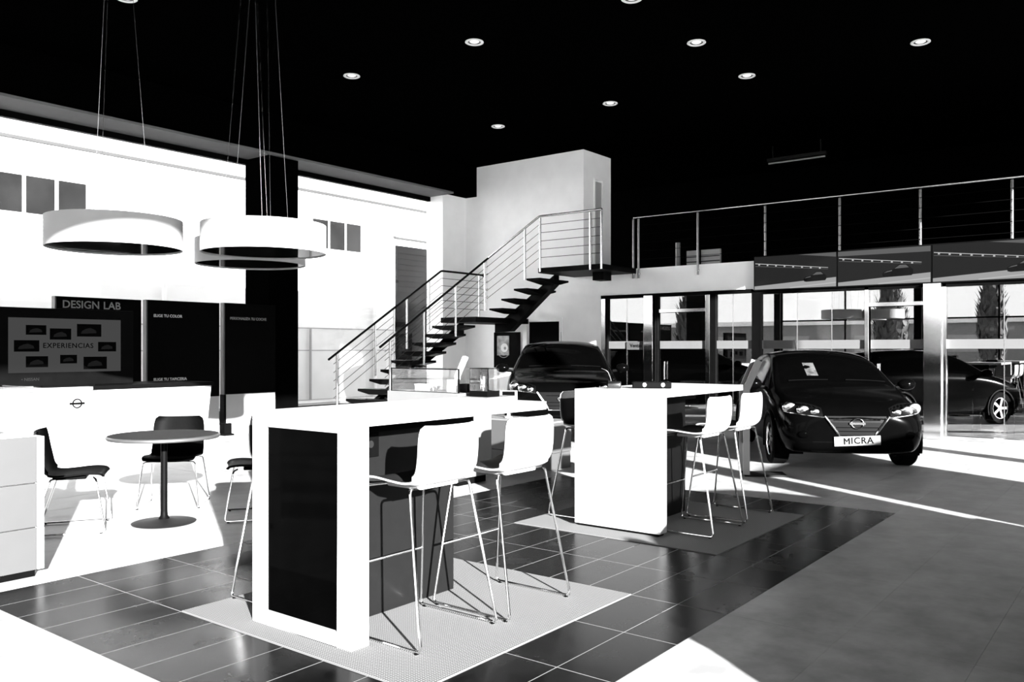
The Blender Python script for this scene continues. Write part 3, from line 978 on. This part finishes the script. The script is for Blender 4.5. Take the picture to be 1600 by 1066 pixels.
# ================================================================== VIDEO SCREENS
def video_screen(y0, label, crop=1.0, shift=0):
    """y0 = left end seen from the room (large Y)"""
    t = empty('video_screen', (14.86, y0, 2.52)); tag(t, label, 'screen', 'video screens along the mezzanine edge')
    Wd, Hd = 1.475, .59
    bx(0, .1, -Wd, 0, -.02, Hd + .02).build('housing', 'black', t)
    s = bx(-.004, 0, -Wd + .01, -.01, 0, Hd).build('screen', 'screen_field', t)
    def poly(pts, m, nm, x0=-.006, x1=-.004):
        MB().prism([(-p[0] * Wd, p[1] * Hd) for p in pts], 'x', x0, x1).build(nm, m, s)
    poly([(.01, 0), (.99, 0), (.99, .27), (.01, .10)], 'screen_road', 'road_picture')
    poly([(.45, .0), (.99, .10), (.99, .13), (.45, .03)], 'screen_line', 'road_line', -.007, -.006)
    poly([(.55, .99), (.99, .86), (.99, .99)] if shift != 1 else [(.01, .86), (.99, .84), (.99, .99), (.01, .99)], 'screen_mid', 'sky_picture')
    rail = [(.02, .80), (.98, .52)]
    poly([(.02, .79), (.9, .55), (.9, .565), (.02, .81)], 'screen_line', 'guard_rail', -.007, -.006)
    poly([(.02, .71), (.9, .51), (.9, .52), (.02, .725)], 'screen_mid', 'guard_rail', -.007, -.006)
    for i in range(8):
        u = .06 + i * .105; z = .80 - (u - .02) * .273
        poly([(u, z - .055), (u + .02, z - .055), (u + .02, z), (u, z)], 'screen_line', 'rail_post', -.008, -.007)
    cx, sc = (.75, 1.0) if shift == 0 else ((.66, 1.2) if shift == 1 else (.86, 1.1))
    def cp(pts): return [(cx + p[0] * .26 * sc, .17 + shift % 2 * .02 + p[1] * .34 * sc) for p in pts]
    poly(cp([(-.5, .05), (-.4, 0), (.45, .06), (.5, .2), (.5, .45), (.4, .62), (.28, .85), (.05, .86), (-.15, .55), (-.45, .42), (-.52, .25)]), 'black', 'car_picture', -.009, -.007)
    poly(cp([(-.12, .56), (.06, .80), (.26, .79), (.36, .60)]), 'screen_mid', 'car_picture_window', -.010, -.009)
    poly(cp([(-.48, .30), (-.38, .40), (-.2, .48), (-.2, .40)]), 'screen_mid', 'car_picture_light', -.010, -.009)
    return t
video_screen(5.96, 'leftmost video screen with a car on a track', shift=0)
video_screen(4.48, 'middle video screen with a larger car on a track', shift=1)
video_screen(3.00, 'rightmost video screen, cut by the picture edge', shift=2)

# ================================================================== STAIRCASE
st = empty('staircase', (10.0, 11.6, 0))
tag(st, 'black open-tread staircase with steel railings turning to the mezzanine', 'staircase')
sx, sy = 10.0, 11.6
def P_(x, y, z): return (x - sx, y - sy, z)
NR = 12; RZ = .175; X3 = 10.5
def tread_lower(kk):
    x = X3 + .29 * (kk - 3); z = RZ * kk
    m = MB()
    y0, y1 = 11.12 - sy, 12.04 - sy
    yc = (y0 + y1) / 2
    # slab with wedge-shaped bracket below
    m.prism([(y0, z - .045), (y0, z), (y1, z), (y1, z - .045), (yc + .16, z - .10), (yc - .16, z - .10)], 'x', x - sx, x - sx + .30)
    return m
for kk in range(1, 12):
    tread_lower(kk).build('tread', 'tread', st)
x12 = X3 + .29 * 9
MB().box(x12 - sx, 14.9 - sx, 11.1 - sy, 12.06 - sy, RZ * 12 - .11, RZ * 12).build('landing', 'tread', st)
sp = MB()
sp.prism([(X3 - .55 - sx, 0), (X3 - .25 - sx, 0), (x12 + .1 - sx, RZ * 12 - .12), (x12 + .1 - sx, RZ * 12 - .34), (x12 - .2 - sx, RZ * 12 - .34)], 'y', 11.5 - sy, 11.64 - sy)
sp.build('stringer', 'tread', st)
# upper flight along -Y
ZL = RZ * 12; ZM = 3.06; RU = (ZM - ZL) / 5
ys = [11.23, 10.91, 10.58, 10.26]
for i, y in enumerate(ys):
    z = ZL + RU * (i + 1)
    m = MB()
    m.prism([(13.7 - sx, z - .035), (13.7 - sx, z), (14.72 - sx, z), (14.72 - sx, z - .035), (14.42 - sx, z - .10), (14.20 - sx, z - .10)], 'y', y - .34 - sy, y - sy)
    m.build('tread', 'tread', st)
up = MB()
up.prism([(11.5 - sy, ZL - .08), (11.5 - sy, ZL - .3), (11.1 - sy, ZL - .28), (9.94 - sy, ZM - .30), (9.94 - sy, ZM - .1), (11.2 - sy, ZL + .02)], 'x', 14.22 - sx, 14.40 - sx)
up.build('stringer', 'tread', st)
MB().box(13.68 - sx, 14.98 - sx, 8.46 - sy, 9.95 - sy, ZM - .10, ZM).build('platform', 'tread', st)
MB().box(14.2 - sx, 14.5 - sx, 8.75 - sy, 9.0 - sy, ZM - .26, ZM - .10).build('platform_bracket', 'tread', st)
# railings
def railing(top, bars, posts, nm, bar_pairs, top_mat='steel'):
    """top: polyline of handrail; posts: list of (x, y, z0, z1); bar_pairs: list of polylines"""
    h = MB().tube(rounded([P_(*p) for p in top], .05), .022, 10).build('handrail', top_mat, st)
    for (x, y, z0, z1) in posts:
        MB().tube([P_(x, y, z0), P_(x, y, z1)], .021, 10).build('post', 'steel', st)
    for pl in bar_pairs:
        MB().tube([P_(*p) for p in pl], .006, 6).build('rail_bar', 'bar_dark', st)
def lower_rail(y, xs, xe, posts_x, name, tail=None):
    def zr(x): return 1.25 + (x - 10.1) * .607
    top = [(xs, y, zr(xs)), (xe, y, zr(xe))]
    bars = []
    for j in range(1, 6):
        o = -.155 * j
        pl = [(xs + .12, y, zr(xs + .12) + o), (xe, y, zr(xe) + o)]
        if tail: pl.append((tail, y, zr(xe) + o))
        bars.append(pl)
    if tail: top.append((tail, y, zr(xe)))
    posts = [(x, y, max(0, zr(min(x, xe)) - 1.02), zr(min(x, xe)) - .02) for x in posts_x]
    railing(top, None, posts, name, bars, 'dark_grey')
lower_rail(12.05, 10.1, 13.12, [10.3, 11.25, 11.75, 12.1, 12.75, 14.35], 'far', 14.5)
lower_rail(11.1, 10.47, 13.5, [10.72, 11.6, 12.5, 13.4], 'near')
e = MB().ell(P_(14.52, 12.05, 1.25 + (13.12 - 10.1) * .607), .045, .045, .045)
e.build('rail_end_cap', 'dark_grey', st)
# upper rail
def zu(y): return 4.08 + (y - 9.94) * -(3.06 - 2.33 + .0) / (11.23 - 9.94)
top = [(13.68, 11.42, zu(11.42)), (13.68, 9.92, zu(9.92)), (13.68, 8.46, 4.09)]
bars = []
for j in range(1, 6):
    o = -.165 * j
    bars.append([(13.68, 11.36, zu(11.36) + o), (13.68, 9.92, zu(9.92) + o), (13.68, 8.46, 4.09 + o)])
posts = [(13.68, y, zu(y) - 1.05, zu(y) - .02) for y in (11.30, 10.28)] + [(13.68, 9.90, 2.98, 4.06), (13.68, 8.72, 2.96, 4.06), (13.68, 8.47, 2.96, 4.06)]
railing(top, None, posts, 'upper', bars)

# mezzanine railing
mr = empty('mezzanine_railing', (14.95, 8.5, 3.06)); tag(mr, 'long steel railing along the mezzanine edge', 'railing')
def Q_(x, y, z): return (x - 14.95, y - 8.5, z - 3.06)
MB().tube([Q_(14.95, 8.5, 4.08), Q_(14.95, -2.9, 4.08)], .022, 10).build('handrail', 'chrome', mr)
for y in (8.5, 8.38, 7.1, 5.8, 4.48, 3.2, 1.9, .6, -.7):
    MB().tube([Q_(14.94 if y > 6 else 15.0, y, 2.86 if y > 6 else 3.11), Q_(14.94 if y > 6 else 15.0, y, 4.05)], .022, 10).build('post', 'steel_dim', mr)
    if y > 6: MB().ell(Q_(14.95, y, 2.95), .03, .03, .03).build('anchor', 'steel', mr)
for j in range(1, 6):
    MB().tube([Q_(14.95, 8.5, 4.08 - .17 * j), Q_(14.95, -2.9, 4.08 - .17 * j)], .005, 6).build('rail_bar', 'black', mr)
# pale piece with dark bars seen behind it on the mezzanine
pw = empty('low_partition', (16.3, 8.0, 3.06)); tag(pw, 'low pale partition on the mezzanine behind the railing', 'partition')
bx(0, .06, -.75, .0, 0, .44).build('panel', 'counter_grey', pw)
MB().tube([(-.08, .16, 0), (-.08, .16, .62)], .05, 12).build('post', 'white', pw)
for z in (.1, .2, .3): MB().tube([(-.03, -.75, z), (-.03, .1, z)], .008, 6).build('bar', 'black', pw)
MB().tube([(-.03, -.32, 0), (-.03, -.32, .44)], .02, 8).build('upright', 'black', pw)

# ================================================================== OFFICE FURNITURE
def office_desk(x, y, label):
    t = empty('office_desk', (x, y, 0)); tag(t, label, 'desk', 'desks inside the glass offices')
    bx(0, .8, 0, 1.5, .72, .75).build('desk_top', 'drawer_grey', t)
    for a in (.05, 1.41): bx(.06, .74, a, a + .04, 0, .72).build('leg', 'steel', t)
    bx(.7, .72, .1, 1.4, .3, .72).build('modesty_panel', 'black', t)
    m = empty('monitor', (x + .3, y + .5, .75)); tag(m, 'dark monitor on the ' + label.split(' ', 1)[1], 'monitor', 'office monitors')
    bx(0, .03, 0, .52, .1, .43).build('screen', 'black', m); bx(.0, .2, .16, .36, 0, .015).build('foot', 'black', m); bx(.03, .06, .22, .3, .01, .3).build('neck', 'black', m)
office_desk(16.5, 1.2, 'grey desk behind the right-hand office glass')
office_desk(16.8, 4.2, 'grey desk behind the office glass left of the column')
office_desk(16.8, 6.9, 'grey desk behind the first office door')
def visitor_chair(x, y, rz, label):
    t = empty('visitor_chair', (x, y, 0), rz); tag(t, label, 'chair', 'chairs inside the glass offices')
    bx(-.24, .24, -.24, .24, .42, .48).build('seat', 'black', t, .015)
    bx(-.23, .23, -.27, -.22, .5, .92).build('backrest', 'black', t, .015)
    for s in (-1, 1):
        MB().tube(rounded([(s * .25, .2, .0), (s * .25, .22, .62), (s * .25, -.22, .62), (s * .25, -.28, 0)], .05), .011, 8).build('leg_frame', 'chrome', t)
        bx(s * .25 - .02, s * .25 + .02, -.18, .2, .63, .655).build('armrest', 'black', t, .006)
visitor_chair(15.7, 2.25, R(-95), 'black visitor chair with steel frame behind the right office glass')
visitor_chair(15.8, 1.45, R(-80), 'second black visitor chair close to the right picture edge')

# ================================================================== CARS
def sections(kind):
    # x, zb, wb, wm, zs, ws, wt, zte, zt
    if kind == 'hatch':
        return [(2.00, .30, .50, .56, .56, .52, .40, .62, .645), (1.95, .22, .66, .72, .64, .66, .52, .71, .735), (1.75, .19, .78, .835, .73, .765, .64, .80, .835),
                (1.35, .18, .83, .865, .83, .815, .70, .895, .93), (.98, .18, .84, .87, .895, .835, .735, .955, .99), (.55, .18, .845, .87, .925, .845, .665, 1.21, 1.255),
                (.10, .18, .845, .87, .94, .845, .60, 1.37, 1.425), (-.5, .18, .845, .87, .96, .845, .60, 1.395, 1.452), (-1.15, .18, .845, .87, .985, .84, .575, 1.355, 1.41),
                (-1.60, .2, .835, .86, 1.0, .81, .53, 1.27, 1.315), (-1.84, .24, .80, .83, .99, .77, .57, 1.10, 1.125), (-1.97, .3, .74, .78, .86, .72, .56, .93, .945), (-2.0, .38, .62, .70, .75, .65, .5, .83, .84)]
    return [(2.19, .36, .56, .62, .66, .58, .46, .76, .785), (2.14, .27, .72, .78, .76, .72, .58, .86, .885), (1.92, .23, .84, .885, .86, .82, .70, .94, .97),
            (1.45, .22, .88, .92, .95, .87, .75, 1.02, 1.05), (1.0, .22, .89, .92, 1.01, .885, .78, 1.07, 1.10), (.55, .22, .89, .92, 1.04, .89, .71, 1.33, 1.38),
            (.08, .22, .89, .92, 1.06, .89, .645, 1.51, 1.565), (-.55, .22, .89, .92, 1.08, .89, .645, 1.55, 1.61), (-1.3, .22, .89, .92, 1.10, .885, .62, 1.51, 1.57),
            (-1.8, .24, .88, .91, 1.12, .86, .58, 1.42, 1.47), (-2.05, .28, .85, .88, 1.10, .82, .62, 1.22, 1.25), (-2.16, .34, .80, .84, .95, .77, .62, 1.02, 1.04), (-2.19, .42, .68, .76, .84, .7, .55, .92, .93)]

def make_car(kind, label):
    S = sections(kind)
    big = kind != 'hatch'
    wr_ = .345 if big else .31
    wx = (1.32, -1.33) if big else (1.22, -1.25)
    wy = .80 if big else .76
    rows = []
    for (x, zb, wb_, wm, zs, ws0, wt, zte, zt) in S:
        half = [(0, zb), (wb_ * .85, zb), (wb_, zb + .05), (wm, zb + (zs - zb) * .45), (wm * .99, zs - .09), (ws0, zs), (wt + (ws0 - wt) * .10 + .012, zte - (zte - zs) * .10), (wt, zte), (wt * .55, zt - (zt - zte) * .18), (0, zt)]
        rows.append([Vector((x, y, z)) for y, z in half])
    n = len(rows[0])
    m = MB(); idx = {}
    vs_, fs_, mi = [], [], []
    for i, r_ in enumerate(rows):
        for s in (1, -1):
            for j, p in enumerate(r_):
                if s == -1 and j in (0, n - 1): idx[i, s, j] = idx[i, 1, j]; continue
                idx[i, s, j] = len(vs_); vs_.append((p.x, p.y * s, p.z))
    for i in range(len(rows) - 1):
        for s in (1, -1):
            for j in range(n - 1):
                q = [idx[i, s, j], idx[i, s, j + 1], idx[i + 1, s, j + 1], idx[i + 1, s, j]]
                if s == -1: q = q[::-1]
                fs_.append(q)
                c = 0
                if j in (7, 8) and i in (4, 5): c = 1                      # windscreen
                elif j in (7, 8) and i in (9,): c = 2                      # rear window
                elif j == 5 and 4 <= i <= 8: c = 3 if s == 1 else 4        # side windows
                mi.append(c)
    for i in (0, len(rows) - 1):
        ring = [idx[i, 1, j] for j in range(n)] + [idx[i, -1, j] for j in range(n - 2, 0, -1)]
        # fan of quads across the nose
        for j in range(n - 1):
            q = [idx[i, 1, j], idx[i, -1, j], idx[i, -1, j + 1], idx[i, 1, j + 1]]
            q2 = []
            for a in q:
                if a not in q2: q2.append(a)
            if len(q2) >= 3:
                fs_.append(q2 if i == 0 else q2[::-1]); mi.append(0)
    me = bpy.data.meshes.new('tmp'); me.from_pydata(vs_, [], fs_)
    for _ in range(5): me.materials.append(None)
    for f, c in zip(me.polygons, mi): f.material_index = c
    to = bpy.data.objects.new('tmp', me); COL.objects.link(to)
    sm = to.modifiers.new('s', 'SUBSURF'); sm.levels = 3; sm.render_levels = 3
    ev = to.evaluated_get(bpy.context.evaluated_depsgraph_get())
    full = bpy.data.meshes.new_from_object(ev)
    bpy.data.objects.remove(to)
    root = empty('hatchback_car' if not big else 'suv_car'); root['label'] = label; root['category'] = 'car'
    bm = bmesh.new(); bm.from_mesh(full)
    bmesh.ops.recalc_face_normals(bm, faces=bm.faces)
    bvh = BVHTree.FromBMesh(bm)
    def on_front(y, z):
        h = bvh.ray_cast(Vector((4, y, z)), Vector((-1, 0, 0)))
        return h[0].x if h[0] is not None else 1.9
    names = {0: ('body', 'paint_black'), 1: ('windscreen', 'car_glass'), 2: ('rear_window', 'car_glass'), 3: ('side_window', 'car_glass'), 4: ('side_window', 'car_glass')}
    for c, (nm, mt) in names.items():
        b2 = bm.copy()
        dele = []
        for f in b2.faces:
            k_ = f.material_index != c
            if not k_ and c == 0:
                ce = f.calc_center_median()
                if abs(ce.y) > .5 and any((ce.x - a) ** 2 + (ce.z - wr_) ** 2 < (wr_ + .035) ** 2 for a in wx): k_ = True
            if k_: dele.append(f)
        bmesh.ops.delete(b2, geom=dele, context='FACES')
        for f in b2.faces: f.smooth = True; f.material_index = 0
        me2 = bpy.data.meshes.new(nm); b2.to_mesh(me2); b2.free()
        me2.materials.append(M[mt]); link(nm, me2, root)
    W2 = S[6][3]
    # wheel arches, liners and wheels
    for a in wx:
        for s in (1, -1):
            arc = [(a + (wr_ + .04) * math.cos(R(g)), s * (W2 - .012), wr_ + (wr_ + .04) * math.sin(R(g))) for g in range(-20, 201, 10)]
            MB().tube(arc, .022, 6).build('wheel_arch', 'car_trim', root)
            ln = MB()
            y0, y1 = s * (W2 - .02), s * (W2 - .36)
            pr = [(a + (wr_ + .05) * math.cos(R(g)), wr_ + (wr_ + .05) * math.sin(R(g))) for g in range(-25, 206, 15)]
            for p, q in zip(pr, pr[1:]): ln.add([(p[0], y0, p[1]), (q[0], y0, q[1]), (q[0], y1, q[1]), (p[0], y1, p[1])], [(0, 1, 2, 3)])
            ln.add([(p[0], y1, p[1]) for p in pr], [tuple(range(len(pr)))])
            ln.build('wheel_liner', 'car_trim', root)
            wh = link('wheel', MB().lathe([(wr_ * .66, -.10), (wr_ * .93, -.105), (wr_, -.08), (wr_, .08), (wr_ * .93, .105), (wr_ * .66, .10)], 40, axis='y', closed=True).mesh('wheel', 'rubber'), root)
            wh.location = (a, s * wy, wr_)
            rim = MB()
            so_ = s * .07
            rim.lathe([(wr_ * .60, so_ - .012), (wr_ * .67, so_ - .03), (wr_ * .67, so_ + .02 * s), (wr_ * .61, so_ + .02 * s)], 32, axis='y', closed=True)
            rim.lathe([(.001, so_ + .012), (.05, so_ + .012), (.05, so_ - .012), (.001, so_ - .012)], 16, axis='y')
            for q in range(5):
                g = 2 * math.pi * q / 5
                mt = Matrix.Rotation(g, 4, 'Y')
                rim.box(.03, wr_ * .63, so_ - .012, so_ + .012, -.025, .025, mt)
            rim.build('rim', 'steel', wh)
    # front end
    zl = .70 if not big else .82
    wl = .62 if not big else .66
    for s in (1, -1):
        hl = MB()
        pts = []
        for u in range(9):
            f = u / 8
            y = s * (wl - .24 + f * .40)
            for vq in range(4):
                z = zl - .065 + .05 * f + (vq / 3) * (.07 + .075 * math.sin(math.pi * min(1, .2 + f * .7)))
                pts.append((on_front(y, z) + .006, y, z))
        hl.add(pts, [(u * 4 + v_, u * 4 + v_ + 1, u * 4 + 5 + v_, u * 4 + 4 + v_) for u in range(8) for v_ in range(3)])
        hl.smooth = True
        h = hl.build('headlight', 'car_trim', root)
        for f, rr in ((.20, .045), (.52, .062), (.84, .07)):
            y = s * (wl - .24 + f * .40); z = zl - .01 + .06 * f
            MB().ell((on_front(y, z) + .004, y, z), .02, rr * 1.15, rr).build('lamp_reflector', 'chrome', h)
        mk = MB()
        mk.tube([(on_front(s * (wl - .30 + .46 * q / 8), zl - .06 + .05 * q / 8) + .008, s * (wl - .30 + .46 * q / 8), zl - .06 + .05 * q / 8) for q in range(9)], .006, 6)
        mk.build('light_trim', 'chrome', h)
        MB().ell((on_front(s * .60, zl - .26) + .0, s * .60, zl - .26), .02, .06, .045).build('fog_light', 'car_glass', root)
        # mirrors
        mx, mz = (.72, .985) if not big else (.74, 1.12)
        mir = MB().ell((mx, s * (W2 + .10), mz), .075, .115, .075).build('door_mirror', 'paint_black', root)
        MB().tube([(mx, s * (W2 - .06), mz - .05), (mx, s * (W2 + .05), mz - .03)], .025, 8).build('mirror_arm', 'car_trim', mir)
    # grille with chrome V
    gz0, gz1 = (.44, .66) if not big else (.52, .78)
    gy0, gy1 = (.20, .36) if not big else (.22, .40)
    gr = MB(); pts = []
    for u in range(13):
        for v_ in range(4):
            z = gz0 + (gz1 - gz0) * v_ / 3
            hw = gy0 + (gy1 - gy0) * v_ / 3
            y = -hw + 2 * hw * u / 12
            pts.append((on_front(y, z) + .004, y, z))
    gr.add(pts, [(u * 4 + v_, u * 4 + v_ + 1, u * 4 + 5 + v_, u * 4 + 4 + v_) for u in range(12) for v_ in range(3)])
    g = gr.build('grille', 'car_trim', root)
    path = []
    for q in range(9):
        f = 1 - q / 8; z = gz0 + (gz1 - gz0) * f; y = -(gy0 + (gy1 - gy0) * f); path.append((y, z))
    path += [(-gy0 + 2 * gy0 * q / 6, gz0 - .012) for q in range(7)] + [(-y, z) for y, z in path[::-1]]
    MB().tube([(on_front(y, z) + .008, y, z) for y, z in path], [.017 if abs(y) > gy0 * 1.02 else .008 for y, z in path], 8).build('chrome_surround', 'chrome', g)
    for z in [gz0 + (gz1 - gz0) * q / 5 for q in (1, 2, 4)]:
        MB().tube([(on_front(y, z) + .006, y, z) for y in [-.26 + .052 * q for q in range(11)]], .005, 5).build('grille_bar', 'black', g)
    ez = gz0 + (gz1 - gz0) * .62
    ex = on_front(0, ez) + .016
    eb = MB().tube([(ex, .068 * math.cos(R(q * 12)), ez + .058 * math.sin(R(q * 12))) for q in range(30)], .008, 6, True).build('emblem', 'chrome', root)
    MB().box(ex - .004, ex + .010, -.088, .088, ez - .013, ez + .013).build('emblem_bar', 'chrome', eb)
    # lower intake and plate
    it = MB(); pts = []
    iz0, iz1 = (.24, .36) if not big else (.3, .42)
    for u in range(13):
        for z in (iz0, iz1):
            y = -.5 + u / 12; pts.append((on_front(y, z) + .004, y, z))
    it.add(pts, [(2 * u, 2 * u + 1, 2 * u + 3, 2 * u + 2) for u in range(12)])
    it.build('lower_intake', 'black', root)
    if not big:
        pz = .375
        px = max(on_front(0, pz), on_front(0, pz + .05), on_front(.2, pz)) + .012
        pl = link('number_plate', bx(-.006, .006, -.26, .26, -.055, .055).mesh('number_plate', 'plate_white'), root)
        pl.location = (px, 0, pz); pl.rotation_euler = (R(2.5), 0, 0)
        text('plate_lettering', 'ICRA', .105, 'text_dark', pl, (.0065, -.075, 0), (R(90), 0, R(90)), .001, 'LEFT', .0022, 1.12)
        MB().prism([(-.155, -.037), (-.138, -.037), (-.138, .012), (-.12, -.016), (-.102, .012), (-.102, -.037), (-.085, -.037), (-.085, .037), (-.1, .037), (-.12, .006), (-.14, .037), (-.155, .037)], 'x', .006, .0075).build('plate_lettering', 'text_dark', pl)
        # paper behind the windscreen
        pp = []
        for z in (1.10, 1.26):
            for y in (-.30, -.16):
                h = bvh.ray_cast(Vector((4, y, z)), Vector((-1, 0, 0)))[0]; pp.append(Vector((h.x + .006, y, z)))
        ps = MB().add(pp, [(0, 1, 3, 2)]).build('windscreen_sheet', 'sheet_grey', root)
        sm_ = ps.modifiers.new('t', 'SOLIDIFY'); sm_.thickness = .002
    hz = bvh.ray_cast(Vector((-1.25, 0, 3)), Vector((0, 0, -1)))[0].z
    MB().tube([(-1.25, 0, hz - .01), (-1.45, 0, hz + .22)], [.006, .003], 6).build('antenna', 'black', root)
    hz = [bvh.ray_cast(Vector((1.55 - .06 * q, 0, 3)), Vector((0, 0, -1)))[0] for q in range(9)]
    for s in (1, -1):
        wp = []
        for q in range(8):
            y = s * (.05 + q * .07) + (.1 if s > 0 else -.02)
            h = bvh.ray_cast(Vector((S[4][0] - .05 - .002 * q, y, 3)), Vector((0, 0, -1)))[0]
            wp.append(h + Vector((0, 0, .012)))
        MB().tube(wp, .007, 5).build('wiper', 'black', root)
    # tail lamps
    for s in (1, -1):
        h = bvh.ray_cast(Vector((-4, s * .62, .86 if not big else 1.0)), Vector((1, 0, 0)))[0]
        MB().ell(h, .03, .12, .09).build('tail_light', 'car_trim', root)
    bm.free()
    return root
c1 = make_car('hatch', 'black hatchback with a white MICRA plate at the right')
c1.location = (11.98, 3.90, .0); c1.rotation_euler = (0, 0, R(-149))
c1['group'] = 'cars in the showroom'
c2 = make_car('suv', 'black sport utility car parked under the staircase')
c2.location = (12.54, 8.60, 0); c2.rotation_euler = (0, 0, R(-145)); c2['group'] = 'cars in the showroom'
c3 = copy_tree(c1)
c3.location = (4.44, -1.15, 0); c3.rotation_euler = (0, 0, R(180))
tag(c3, 'black hatchback beyond the right picture edge, throwing the broad floor shadow', 'car', 'cars in the showroom')
